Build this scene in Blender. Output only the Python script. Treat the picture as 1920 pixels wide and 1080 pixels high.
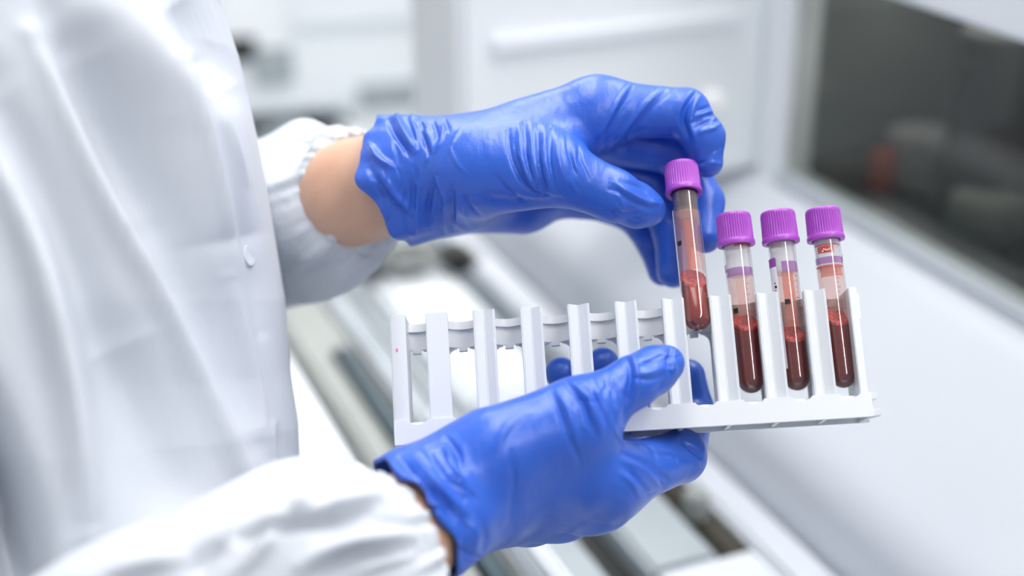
import bpy, bmesh, math, random
import numpy as np
from mathutils import Vector, Matrix

random.seed(4)
rng = np.random.default_rng(7)
S = bpy.context.scene
COL = S.collection
for o in list(bpy.data.objects):
    bpy.data.objects.remove(o, do_unlink=True)

# ------------------------------------------------------------------ camera
PITCH = math.radians(24.5)
CAM_H = 1.40                     # metres above the floor
FPX = 1920 * 50.0 / 36.0         # focal length in pixels of the 1920 wide frame
D0 = 630.0                       # focus distance in mm
cam_d = bpy.data.cameras.new('camera')
cam = bpy.data.objects.new('camera', cam_d)
COL.objects.link(cam)
cam.location = (0, 0, CAM_H)
cam.rotation_euler = (math.pi / 2 - PITCH, 0, 0)
cam_d.lens = 50
cam_d.sensor_width = 36
cam_d.clip_start = 0.01
cam_d.dof.use_dof = True
cam_d.dof.focus_distance = 0.632
cam_d.dof.aperture_fstop = 2.7
S.camera = cam

# ------------------------------------------------------------------ world, exposure
W = bpy.data.worlds.new('world')
S.world = W
W.use_nodes = True
bg = W.node_tree.nodes['Background']
bg.inputs[0].default_value = (0.86, 0.92, 1.0, 1)
bg.inputs[1].default_value = 0.56
S.view_settings.view_transform = 'Standard'
S.view_settings.look = 'None'
S.view_settings.gamma = 1
S.view_settings.use_curve_mapping = False
S.view_settings.exposure = -0.2

# ------------------------------------------------------------------ helpers
CP, SP = math.cos(PITCH), math.sin(PITCH)


def c2w(v):
    """photographer's frame in mm (right, up, away) -> world metres"""
    v = np.asarray(v, float)
    x, y, z = v[..., 0], v[..., 1], v[..., 2]
    return np.stack([x, z * CP + y * SP, CAM_H * 1000 - z * SP + y * CP], -1) / 1000.0


def rot_w(v):
    return Vector((v[0], v[2] * CP + v[1] * SP, -v[2] * SP + v[1] * CP))


def px(x, y, dz=0.0):
    z = D0 + dz
    return np.array([(x - 960) / FPX * z, (540 - y) / FPX * z, z])


def pw(x, y, dz=0.0):
    return Vector(c2w(px(x, y, dz)))


def lin(r, g, b):
    f = lambda c: (c / 255 / 12.92) if c / 255 <= 0.04045 else ((c / 255 + 0.055) / 1.055) ** 2.4
    return (f(r), f(g), f(b), 1)


def tag(o, label=None, cat=None, group=None, kind=None):
    if label: o['label'] = label
    if cat: o['category'] = cat
    if group: o['group'] = group
    if kind: o['kind'] = kind
    return o


def empty(name, loc=(0, 0, 0), mat=None):
    o = bpy.data.objects.new(name, None)
    COL.objects.link(o)
    o.empty_display_size = 0.02
    if mat is not None:
        o.matrix_world = mat
    else:
        o.location = loc
    return o


def mesh_np(name, V, F):
    """V (n,3) array, F (m,4) or (m,3) int array"""
    me = bpy.data.meshes.new(name)
    k = F.shape[1]
    me.vertices.add(len(V))
    me.vertices.foreach_set('co', np.ascontiguousarray(V, dtype=np.float32).ravel())
    me.loops.add(F.size)
    me.loops.foreach_set('vertex_index', F.astype(np.int32).ravel())
    me.polygons.add(len(F))
    me.polygons.foreach_set('loop_start', np.arange(0, F.size, k, dtype=np.int32))
    me.update(calc_edges=True)
    me.validate()
    return me


def link(name, me, mat, parent=None, smooth=False, autos=None):
    o = bpy.data.objects.new(name, me)
    COL.objects.link(o)
    if mat and not me.materials:
        me.materials.append(mat)
    if parent:
        o.parent = parent
    if smooth:
        me.polygons.foreach_set('use_smooth', [True] * len(me.polygons))
        if autos:
            try:
                me.set_sharp_from_angle(angle=math.radians(autos))
            except Exception:
                pass
    return o


def bm_obj(name, bm, mat, parent=None, smooth=False, autos=40, bevel=0, seg=2):
    bmesh.ops.recalc_face_normals(bm, faces=bm.faces)
    if bevel:
        es = [e for e in bm.edges if len(e.link_faces) == 2 and e.calc_face_angle(0) > 0.5]
        bmesh.ops.bevel(bm, geom=es, offset=bevel, segments=seg, affect='EDGES', clamp_overlap=True)
        smooth = True
    me = bpy.data.meshes.new(name)
    bm.to_mesh(me)
    bm.free()
    return link(name, me, mat, parent, smooth, autos)


def add_box(bm, lo, hi, M=None):
    vs = []
    for z in (lo[2], hi[2]):
        for (x, y) in ((lo[0], lo[1]), (hi[0], lo[1]), (hi[0], hi[1]), (lo[0], hi[1])):
            v = Vector((x, y, z))
            vs.append(bm.verts.new(M @ v if M else v))
    for f in ((3, 2, 1, 0), (4, 5, 6, 7), (0, 1, 5, 4), (1, 2, 6, 5), (2, 3, 7, 6), (3, 0, 4, 7)):
        bm.faces.new([vs[i] for i in f])


def box(name, lo, hi, mat, parent=None, bevel=0, M=None):
    bm = bmesh.new()
    add_box(bm, lo, hi, M)
    return bm_obj(name, bm, mat, parent, bevel=bevel)


def add_prism(bm, poly, axis, a, b):
    """extrude a 2d polygon along axis 0/1/2 between a and b"""
    def mk(p, t):
        if axis == 0: return (t, p[0], p[1])
        if axis == 1: return (p[0], t, p[1])
        return (p[0], p[1], t)
    A = [bm.verts.new(mk(p, a)) for p in poly]
    B = [bm.verts.new(mk(p, b)) for p in poly]
    n = len(poly)
    bm.faces.new(A); bm.faces.new(B[::-1])
    for i in range(n):
        bm.faces.new((A[i], B[i], B[(i + 1) % n], A[(i + 1) % n]))


def prism(name, poly, axis, a, b, mat, parent=None, bevel=0, smooth=False):
    bm = bmesh.new()
    add_prism(bm, poly, axis, a, b)
    return bm_obj(name, bm, mat, parent, bevel=bevel, smooth=smooth)


def lathe(prof, n=48, ripple=None, a0=0.0, close=True):
    """profile of (r,z) -> V,F numpy"""
    V = []
    th = np.linspace(0, 2 * np.pi, n, endpoint=False) + a0
    for k, (r, z) in enumerate(prof):
        rr = np.full(n, r) if ripple is None else ripple(k, r, z, th)
        V.append(np.stack([rr * np.cos(th), rr * np.sin(th), np.full(n, z)], -1))
    V = np.concatenate(V)
    F = []
    i = np.arange(n); j = (i + 1) % n
    for k in range(len(prof) - 1):
        F.append(np.stack([k * n + i, k * n + j, (k + 1) * n + j, (k + 1) * n + i], -1))
    return V, np.concatenate(F)


# ------------------------------------------------------------------ materials
def mat(name, col, rough=0.5, spec=0.5, metal=0.0, bump=None, vary=None, sss=0, coat=0, emit=None):
    m = bpy.data.materials.new(name)
    m.use_nodes = True
    nt = m.node_tree
    b = nt.nodes['Principled BSDF']
    b.inputs['Base Color'].default_value = col
    b.inputs['Roughness'].default_value = rough
    b.inputs['Specular IOR Level'].default_value = spec
    b.inputs['Metallic'].default_value = metal
    if sss:
        b.inputs['Subsurface Weight'].default_value = sss
        b.inputs['Subsurface Radius'].default_value = (0.006, 0.003, 0.002)
        b.inputs['Subsurface Scale'].default_value = 0.5
    if coat:
        b.inputs['Coat Weight'].default_value = coat
        b.inputs['Coat Roughness'].default_value = 0.12
    if emit:
        b.inputs['Emission Color'].default_value = emit[0]
        b.inputs['Emission Strength'].default_value = emit[1]
    tc = nt.nodes.new('ShaderNodeTexCoord')
    if vary:
        n = nt.nodes.new('ShaderNodeTexNoise')
        n.inputs['Scale'].default_value = vary[0]
        n.inputs['Detail'].default_value = 4
        nt.links.new(tc.outputs['Object'], n.inputs['Vector'])
        mx = nt.nodes.new('ShaderNodeMixRGB')
        mx.inputs[1].default_value = col
        mx.inputs[2].default_value = vary[1]
        rp = nt.nodes.new('ShaderNodeMapRange')
        rp.inputs[1].default_value = vary[2] if len(vary) > 2 else 0.35
        rp.inputs[2].default_value = vary[3] if len(vary) > 3 else 0.75
        nt.links.new(n.outputs['Fac'], rp.inputs[0])
        nt.links.new(rp.outputs[0], mx.inputs[0])
        nt.links.new(mx.outputs[0], b.inputs['Base Color'])
    if bump:
        prev = None
        for (sc, st, dist, stretch) in bump:
            n = nt.nodes.new('ShaderNodeTexNoise')
            n.inputs['Scale'].default_value = sc
            n.inputs['Detail'].default_value = 3
            mp = nt.nodes.new('ShaderNodeMapping')
            mp.inputs['Scale'].default_value = stretch
            nt.links.new(tc.outputs['Object'], mp.inputs[0])
            nt.links.new(mp.outputs[0], n.inputs['Vector'])
            bp = nt.nodes.new('ShaderNodeBump')
            bp.inputs['Strength'].default_value = st
            bp.inputs['Distance'].default_value = dist
            nt.links.new(n.outputs['Fac'], bp.inputs['Height'])
            if prev:
                nt.links.new(prev.outputs[0], bp.inputs['Normal'])
            prev = bp
        nt.links.new(prev.outputs[0], b.inputs['Normal'])
    return m


def clear_mat(name, tint, gloss_rough=0.04, body=0.0, body_col=(1, 1, 1, 1), fres=1.5):
    """thin clear plastic: see-through, Fresnel gloss, optional milky body"""
    m = bpy.data.materials.new(name)
    m.use_nodes = True
    nt = m.node_tree
    nt.nodes.clear()
    out = nt.nodes.new('ShaderNodeOutputMaterial')
    tr = nt.nodes.new('ShaderNodeBsdfTransparent'); tr.inputs[0].default_value = tint
    gl = nt.nodes.new('ShaderNodeBsdfGlossy'); gl.inputs[0].default_value = (1, 1, 1, 1)
    gl.inputs['Roughness'].default_value = gloss_rough
    fr = nt.nodes.new('ShaderNodeFresnel'); fr.inputs[0].default_value = fres
    mx = nt.nodes.new('ShaderNodeMixShader')
    src = tr
    if body:
        df = nt.nodes.new('ShaderNodeBsdfDiffuse'); df.inputs[0].default_value = body_col
        m2 = nt.nodes.new('ShaderNodeMixShader'); m2.inputs[0].default_value = body
        nt.links.new(tr.outputs[0], m2.inputs[1]); nt.links.new(df.outputs[0], m2.inputs[2])
        src = m2
    geo = nt.nodes.new('ShaderNodeNewGeometry')
    one = nt.nodes.new('ShaderNodeMath'); one.operation = 'SUBTRACT'; one.inputs[0].default_value = 1.0
    mul = nt.nodes.new('ShaderNodeMath'); mul.operation = 'MULTIPLY'
    nt.links.new(geo.outputs['Backfacing'], one.inputs[1])
    nt.links.new(fr.outputs[0], mul.inputs[0]); nt.links.new(one.outputs[0], mul.inputs[1])
    nt.links.new(mul.outputs[0], mx.inputs[0])
    nt.links.new(src.outputs[0], mx.inputs[1])
    nt.links.new(gl.outputs[0], mx.inputs[2])
    nt.links.new(mx.outputs[0], out.inputs[0])
    return m


M = {}
M['glove'] = mat('blue_nitrile', (0.021, 0.108, 0.57, 1), 0.37, 0.65,
                 bump=[(260, 0.10, 0.002, (1, 1, 1)), (60, 0.16, 0.006, (1.6, 0.5, 1))])
gb = M['glove'].node_tree.nodes['Principled BSDF']
gb.inputs['Sheen Weight'].default_value = 0.04
gb.inputs['Sheen Roughness'].default_value = 0.45
M['skin'] = mat('skin', lin(212, 172, 148), 0.5, 0.4, sss=0.15, bump=[(500, 0.12, 0.001, (1, 1, 1))],
                vary=(40, lin(200, 156, 130)))
M['coat'] = mat('white_nonwoven', (0.585, 0.615, 0.665, 1), 0.75, 0.25,
                bump=[(900, 0.10, 0.001, (1, 1, 1)), (18, 0.15, 0.02, (1.5, 1.5, 0.4))])
M['coat_sleeve'] = mat('white_nonwoven_sleeve', (0.585, 0.615, 0.665, 1), 0.75, 0.25,
                       bump=[(900, 0.10, 0.001, (1, 1, 1)), (45, 0.15, 0.02, (1, 1, 1))])
M['rack'] = mat('white_rack_plastic', (0.70, 0.72, 0.75, 1), 0.32, 0.5, bump=[(700, 0.03, 0.001, (1, 1, 1))])
M['cap'] = mat('purple_cap_plastic', lin(164, 72, 186), 0.33, 0.5, sss=0.15)
M['stopper'] = mat('grey_rubber', lin(92, 74, 74), 0.45, 0.5)
M['glass'] = clear_mat('clear_tube_plastic', (0.985, 0.98, 0.975, 1), 0.05, 0.0, (1, 1, 1, 1), 1.8)
M['film'] = clear_mat('blood_film', (0.975, 0.87, 0.84, 1), 0.2, 0.17, lin(232, 172, 160), 1.1)
M['streak'] = clear_mat('blood_smear', (0.85, 0.42, 0.32, 1), 0.2, 0.35, lin(222, 100, 75), 1.1)
M['plug'] = clear_mat('clear_plug', (0.95, 0.94, 0.95, 1), 0.1, 0.45, lin(235, 232, 236), 1.3)
M['band'] = clear_mat('purple_label_edge', (0.74, 0.56, 0.78, 1), 0.2, 0.42, lin(158, 84, 170), 1.3)
M['label'] = clear_mat('clear_label_film', (0.985, 0.98, 0.98, 1), 0.15, 0.05, lin(235, 230, 235), 1.02)
M['paper'] = mat('white_label_paper', lin(232, 230, 236), 0.5, 0.3)
M['black'] = mat('black_print', lin(38, 32, 36), 0.5, 0.3)
M['greyprint'] = mat('grey_print', lin(140, 110, 110), 0.5, 0.3)
M['blood'] = mat('blood', lin(104, 24, 20), 0.2, 0.4, vary=(45, lin(64, 16, 17), 0.35, 0.7))
M['blood_light'] = mat('blood_in_lifted_tube', lin(135, 42, 34), 0.2, 0.4, vary=(45, lin(92, 24, 22), 0.35, 0.7))
M['foam'] = mat('blood_foam', lin(205, 52, 32), 0.3, 0.5, bump=[(1500, 0.5, 0.001, (1, 1, 1))],
                vary=(700, lin(120, 26, 22), 0.3, 0.6))
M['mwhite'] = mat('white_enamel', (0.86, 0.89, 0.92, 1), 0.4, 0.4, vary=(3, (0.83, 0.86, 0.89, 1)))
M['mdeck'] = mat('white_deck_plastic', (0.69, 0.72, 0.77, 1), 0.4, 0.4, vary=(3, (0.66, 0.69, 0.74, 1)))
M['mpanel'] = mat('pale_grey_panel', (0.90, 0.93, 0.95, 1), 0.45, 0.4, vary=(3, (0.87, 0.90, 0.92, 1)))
M['msill'] = mat('grey_sill', (0.56, 0.60, 0.64, 1), 0.4, 0.4, vary=(5, (0.50, 0.54, 0.58, 1)))
M['grey'] = mat('grey_plastic', lin(170, 178, 182), 0.45, 0.4, vary=(6, lin(155, 164, 170)))
M['beige'] = mat('beige_grey_metal', lin(160, 164, 160), 0.4, 0.5, vary=(5, lin(140, 146, 142)))
M['steel'] = mat('brushed_steel', lin(190, 196, 202), 0.35, 0.5, metal=0.7, vary=(9, lin(165, 172, 178)))
M['dark'] = mat('dark_plastic', lin(50, 52, 50), 0.45, 0.4, vary=(8, lin(34, 36, 36)))
M['brown'] = mat('dark_brown_rail', lin(72, 68, 58), 0.45, 0.4, vary=(8, lin(54, 51, 44)))
M['teal'] = mat('dark_teal_plastic', lin(62, 82, 92), 0.45, 0.4, vary=(8, lin(48, 64, 74)))
M['interior'] = mat('machine_interior', lin(104, 108, 104), 0.6, 0.3, vary=(5, lin(82, 86, 84)))
M['interior2'] = mat('interior_drum', lin(150, 148, 148), 0.5, 0.3, vary=(5, lin(120, 120, 118)))
M['red'] = mat('red_plastic', lin(150, 66, 50), 0.5, 0.4)
M['pink'] = mat('pink_paper', lin(238, 198, 204), 0.6, 0.3)
M['peach'] = mat('peach_card', lin(236, 214, 200), 0.6, 0.3)
M['yellow'] = mat('yellow_plastic', lin(176, 172, 84), 0.5, 0.4)
M['window'] = clear_mat('smoked_window', (0.72, 0.73, 0.71, 1), 0.06, 0.0, (1, 1, 1, 1), 1.5)
M['floor'] = mat('grey_vinyl_floor', lin(170, 176, 178), 0.5, 0.4, vary=(6, lin(160, 166, 168)))
M['wall'] = mat('white_wall_paint', lin(238, 243, 244), 0.7, 0.3, vary=(4, lin(234, 240, 241)))
M['lamp_body'] = mat('lamp_housing', (0.8, 0.8, 0.8, 1), 0.5, 0.4)
M['tube_lamp'] = mat('tube_lamp_diffuser', (1, 1, 1, 1), 0.5, 0.2, emit=((1.0, 0.99, 0.98, 1), 18.0))
M['lamp'] = mat('lamp_diffuser', (1, 1, 1, 1), 0.5, 0.2, emit=((1.0, 0.985, 0.97, 1), 10.5))


# ------------------------------------------------------------------ room and lamps
def quad(name, pts, mt, parent=None):
    me = bpy.data.meshes.new(name)
    me.from_pydata([Vector(p) for p in pts], [], [list(range(len(pts)))])
    return link(name, me, mt, parent)


tag(box('floor', (-2.5, -2.5, -0.1), (3.5, 4.0, 0.0), M['floor']), kind='structure')
tag(box('wall_back', (-2.5, 3.9, 0.0), (3.5, 4.0, 2.9), M['wall']), kind='structure')


def ceiling_lamp(x, y, sx, sy, label, lm='lamp'):
    t = empty('ceiling_light', (x, y, 2.75))
    tag(t, label, 'lamp', 'ceiling lights over the bench')
    box('housing', (-sx, -sy, 0.0), (sx, sy, 0.06), M['lamp_body'], t, bevel=0.004)
    box('diffuser', (-sx + .02, -sy + .02, -0.012), (sx - .02, sy - .02, 0.004), M[lm], t)
    return t


ceiling_lamp(1.0, -0.55, 0.15, 1.25, 'long bright lamp on the ceiling to the right', 'tube_lamp')
ceiling_lamp(-0.15, 1.0, 0.30, 0.8, 'wide white ceiling lamp above the white coated person')
ceiling_lamp(0.9, 1.6, 0.30, 0.9, 'wide white ceiling lamp above the windowed machine')

ceiling_lamp(-0.5, 2.75, 0.6, 0.5, 'unseen square fill lamp added to brighten the far instruments')  # extra lamp out of view, added to lift the far wall and instruments

# ------------------------------------------------------------------ signed distance modelling (mm)
def smin(a, b, k):
    h = np.maximum(k - np.abs(a - b), 0) / k
    return np.minimum(a, b) - h * h * k * 0.25


def cap_sd(P, a, b, ra, rb):
    ab = b - a
    t = np.clip(((P - a) @ ab) / max(float(ab @ ab), 1e-9), 0, 1)
    q = P - a - t[:, None] * ab
    return np.sqrt((q * q).sum(-1)) - (ra + (rb - ra) * t)


def polygonise(fn, lo, hi, h):
    lo = np.array(lo, float); hi = np.array(hi, float)
    B = 8
    nb = np.ceil((hi - lo) / (h * B)).astype(int)
    n = nb * B + 1
    vol = np.full(n, 1e3, np.float32)
    ii = np.stack(np.meshgrid(*[np.arange(k) for k in nb], indexing='ij'), -1).reshape(-1, 3)
    cen = lo + (ii + 0.5) * B * h
    dc = fn(cen)
    rad = B * h * 0.87 * 1.25 + 2.0
    act = np.abs(dc) < rad
    loc = np.stack(np.meshgrid(*[np.arange(B + 1)] * 3, indexing='ij'), -1).reshape(-1, 3)
    for (i, j, k), d in zip(ii[~act], dc[~act]):
        if d < 0:
            vol[i * B:i * B + B + 1, j * B:j * B + B + 1, k * B:k * B + B + 1] = -1e3
    A = ii[act]
    for s in range(0, len(A), 300):
        blk = A[s:s + 300]
        g = (blk[:, None, :] * B + loc[None]).reshape(-1, 3)
        d = fn(lo + g * h)
        vol[g[:, 0], g[:, 1], g[:, 2]] = d
    # naive surface nets
    sgn = vol < 0
    c = np.zeros(n - 1, np.int8)
    offs = [(a, b_, c_) for a in (0, 1) for b_ in (0, 1) for c_ in (0, 1)]
    for o in offs:
        c += sgn[o[0]:o[0] + n[0] - 1, o[1]:o[1] + n[1] - 1, o[2]:o[2] + n[2] - 1]
    actc = (c > 0) & (c < 8)
    cells = np.argwhere(actc)
    idx = np.full(n - 1, -1, np.int64)
    idx[actc] = np.arange(len(cells))
    acc = np.zeros((len(cells), 3)); cnt = np.zeros(len(cells))
    for a in offs:
        for ax in range(3):
            if a[ax]: continue
            b_ = list(a); b_[ax] = 1
            va = vol[cells[:, 0] + a[0], cells[:, 1] + a[1], cells[:, 2] + a[2]]
            vb = vol[cells[:, 0] + b_[0], cells[:, 1] + b_[1], cells[:, 2] + b_[2]]
            x = (va < 0) != (vb < 0)
            t = np.clip(va / np.where(x, va - vb, 1), 0, 1)
            p = np.tile(np.array(a, float), (len(cells), 1)); p[:, ax] = t
            acc[x] += p[x]; cnt[x] += 1
    V = lo + (cells + acc / cnt[:, None]) * h
    F = []
    for ax in range(3):
        u, w = [(1, 2), (2, 0), (0, 1)][ax]
        sl0 = [slice(None)] * 3; sl1 = [slice(None)] * 3
        sl0[ax] = slice(0, -1); sl1[ax] = slice(1, None)
        for q in (u, w):
            sl0[q] = slice(1, -1); sl1[q] = slice(1, -1)
        s0 = sgn[tuple(sl0)]; s1 = sgn[tuple(sl1)]
        e = np.argwhere(s0 != s1)
        inside0 = s0[e[:, 0], e[:, 1], e[:, 2]]
        e = e.copy(); e[:, u] += 1; e[:, w] += 1
        def at(du, dw):
            k = e.copy(); k[:, u] -= du; k[:, w] -= dw
            return idx[k[:, 0], k[:, 1], k[:, 2]]
        f = np.stack([at(1, 1), at(0, 1), at(0, 0), at(1, 0)], -1)
        f[~inside0] = f[~inside0][:, ::-1]
        F.append(f)
    F = np.concatenate(F)
    F = F[(F >= 0).all(1)]
    return V, F


def vnormals(V, F):
    N = np.zeros_like(V)
    fn_ = np.cross(V[F[:, 2]] - V[F[:, 0]], V[F[:, 3]] - V[F[:, 1]])
    for k in range(4):
        np.add.at(N, F[:, k], fn_)
    return N / np.maximum(np.linalg.norm(N, axis=1), 1e-9)[:, None]


def sculpt(V, F, strokes):
    """push ridges (+) and creases (-) along strokes; a stroke is (mm, half width px, points px)"""
    for amp, wd, pts in strokes:
        N = vnormals(V, F) if False else sculpt.N
        X = 960 + V[:, 0] / V[:, 2] * FPX
        Y = 540 - V[:, 1] / V[:, 2] * FPX
        pts = np.array(pts, float)
        # smooth the polyline a little
        for _ in range(2):
            q = [pts[0]]
            for a, b in zip(pts[:-1], pts[1:]):
                q += [a * .75 + b * .25, a * .25 + b * .75]
            q.append(pts[-1]); pts = np.array(q)
        lo = pts.min(0) - 3 * wd; hi = pts.max(0) + 3 * wd
        toC = -V / np.linalg.norm(V, axis=1)[:, None]
        face = (N * toC).sum(1)
        m = np.where((X > lo[0]) & (X < hi[0]) & (Y > lo[1]) & (Y < hi[1]) & (face > 0.02))[0]
        if not len(m): continue
        p = np.stack([X[m], Y[m]], -1)
        best = np.full(len(m), 1e9); tt = np.zeros(len(m))
        seg = np.linalg.norm(np.diff(pts, axis=0), axis=1); L = seg.sum(); s0 = 0
        for a, b, l in zip(pts[:-1], pts[1:], seg):
            ab = b - a
            t = np.clip((p - a) @ ab / max(l * l, 1e-9), 0, 1)
            d = np.linalg.norm(p - a - t[:, None] * ab, axis=1)
            k = d < best
            best[k] = d[k]; tt[k] = (s0 + t * l)[k] / L
            s0 += l
        w = np.exp(-(best / wd) ** 2) * np.sqrt(np.clip(np.sin(np.pi * np.clip(tt, 0.03, 0.97)), 0, 1))
        w *= np.clip(face[m] * 3, 0, 1)
        V[m] += N[m] * (amp * w)[:, None]
    return V


def to_mesh_cam(name, V, F, origin):
    return mesh_np(name, c2w(V) - np.array(origin)[None], F[:, ::-1])


# ------------------------------------------------------------------ person
def smooth_path(pts, n):
    """Catmull-Rom through rows of numbers"""
    P = np.array(pts, float)
    P = np.vstack([2 * P[0] - P[1], P, 2 * P[-1] - P[-2]])
    out = []
    m = len(P) - 3
    for u in np.linspace(0, m, n):
        i = min(int(u), m - 1); t = u - i
        a, b, c, d = P[i:i + 4]
        out.append(0.5 * ((2 * b) + (c - a) * t + (2 * a - 5 * b + 4 * c - d) * t * t + (-a + 3 * b - 3 * c + d) * t ** 3))
    return np.array(out)


PLOC = tuple(c2w(np.array([-330., 0, 680.])) * np.array([1, 1, 0]))
person = empty('person', PLOC)
tag(person, 'person in white lab coat and blue gloves holding tube rack, seen from chest to hands', 'person')


def seg(p):          # (x px, y px, dz mm, r px) -> centre, radius mm
    c = px(p[0], p[1], p[2])
    return c, p[3] * (D0 + p[2]) / FPX


def hand_fn(meta, fingers, thumb, extra, cuff):
    metas = [(seg(a), seg(b)) for a, b in meta]
    fing = [[seg(p) for p in f] for f in fingers]
    th = [seg(p) for p in thumb]
    ex = [(seg(a), seg(b)) for a, b in extra]
    cc, n, arm, wamp, hollow, wob = cuff
    n = n / np.linalg.norm(n)
    t1 = np.cross(n, [0, 0, 1.0]); t1 /= np.linalg.norm(t1)
    t2 = np.cross(n, t1)
    armp = [seg(p) for p in arm]

    def fn(P):
        d = None
        for (a, ra), (b, rb) in metas:
            s = cap_sd(P, a, b, ra, rb)
            d = s if d is None else smin(d, s, 11)
        for (a, ra), (b, rb) in ex:
            d = smin(d, cap_sd(P, a, b, ra, rb), 10)
        # cuff, flared and rippled
        q = P - cc
        ax = q @ n                      # + beyond the rim
        ang = np.arctan2(q @ t2, q @ t1)
        f = np.clip(1 + ax / 42.0, 0, 1)
        rip = f * f * (1.5 * np.sin(5 * ang + wob) + 1.0 * np.sin(8 * ang + 2.1 * wob + ax * 0.05) + 0.6 * np.sin(13 * ang + ax * 0.1))
        e = None
        for (a, ra), (b, rb) in zip(armp[:-1], armp[1:]):
            s = cap_sd(P, a, b, ra, rb)
            e = s if e is None else smin(e, s, 8)
        e = e - rip * wamp
        d = smin(d, e, 12)
        out = d
        f = None
        for (a, ra), (b, rb) in zip(th[:-1], th[1:]):
            s = cap_sd(P, a, b, ra, rb)
            f = s if f is None else smin(f, s, 4)
        out = np.minimum(out, smin(d, f, 14))
        for fi in fing:
            f = None
            for (a, ra), (b, rb) in zip(fi[:-1], fi[1:]):
                s = cap_sd(P, a, b, ra, rb)
                f = s if f is None else smin(f, s, 3)
            out = np.minimum(out, smin(d, f, 9))
        wave = 2.2 * np.sin(3 * ang + wob) + 1.2 * np.sin(7 * ang)
        inside = np.where(ax > -26, -(e + 1.8), -1e3)
        out = np.maximum(out, np.maximum(inside, -1e3)) if hollow else out
        out = np.maximum(out, ax + wave * wamp)
        return out
    return fn


def bounds(lists, pad=14):
    A = []
    for p in lists:
        c, r = seg(p)
        A.append(np.concatenate([c - r - pad, c + r + pad]))
    A = np.array(A)
    return A[:, :3].min(0), A[:, 3:].max(0)


VOX = 0.68
def crinkles(seed, n, x0, x1, y0, y1, ang, spread, ln, amp):
    """short random folds of slack rubber over a patch"""
    r = np.random.default_rng(seed); out = []
    for _ in range(n):
        x, y = r.uniform(x0, x1), r.uniform(y0, y1)
        a = math.radians(ang + r.normal(0, spread)); l = r.uniform(*ln)
        b = a + r.normal(0, 0.35)
        p0 = (x - math.cos(a) * l / 2, y - math.sin(a) * l / 2)
        p2 = (x + math.cos(b) * l / 2, y + math.sin(b) * l / 2)
        out.append((r.choice([-1, 1]) * r.uniform(*amp), r.uniform(3.0, 4.5), [p0, (x, y), p2]))
    return out


# ---- the farther hand (wearer's left) lifting a tube: z shift for the whole hand
HS = 12
def sh(L): return [(a, b, c + HS, d) for a, b, c, d in L]
L_meta = [[(800, 300, 30, 62), (1122, 206, 26, 57)],
          [(800, 310, 44, 66), (1112, 240, 46, 54)],
          [(805, 345, 56, 72), (1100, 300, 62, 52)],
          [(810, 362, 64, 66), (1075, 352, 72, 50)],
          [(860, 350, 60, 80), (980, 372, 64, 66)]]
L_extra = [[(850, 310, 22, 72), (1000, 300, 14, 68)],
           [(1000, 270, 24, 70), (1095, 232, 26, 62)]]
L_meta = [sh(m) for m in L_meta]; L_extra = [sh(m) for m in L_extra]
L_thumb = sh([(905, 325, 14, 74), (1045, 322, 0, 62), (1150, 366, 2, 47), (1196, 386, 8, 40), (1217, 393, 10, 31)])
L_fing = [sh([(1122, 206, 26, 57), (1285, 212, 24, 45), (1320, 258, 20, 38), (1327, 304, 20, 29)]),
          sh([(1112, 250, 46, 54), (1272, 287, 46, 42), (1318, 380, 38, 39), (1322, 444, 30, 31)]),
          sh([(1100, 305, 62, 50), (1225, 345, 64, 42), (1262, 440, 54, 36), (1263, 508, 48, 32)]),
          sh([(1075, 352, 72, 47), (1188, 396, 78, 38), (1228, 455, 70, 33), (1242, 508, 64, 28)])]
L_arm = sh([(860, 335, 40, 100), (760, 340, 44, 112), (700, 345, 60, 124)])
L_cuff = (px(738, 333, 46 + HS), np.array([-0.86, -0.25, 0.42]), L_arm, 1.0, True, 0.6)
fnL = hand_fn(L_meta, L_fing, L_thumb, L_extra, L_cuff)
lo, hi = bounds(sum(L_meta, []) + L_thumb + sum(L_fing, []) + L_arm)
VL, FL = polygonise(fnL, lo, hi, VOX)
sculpt.N = vnormals(VL, FL)
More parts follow.
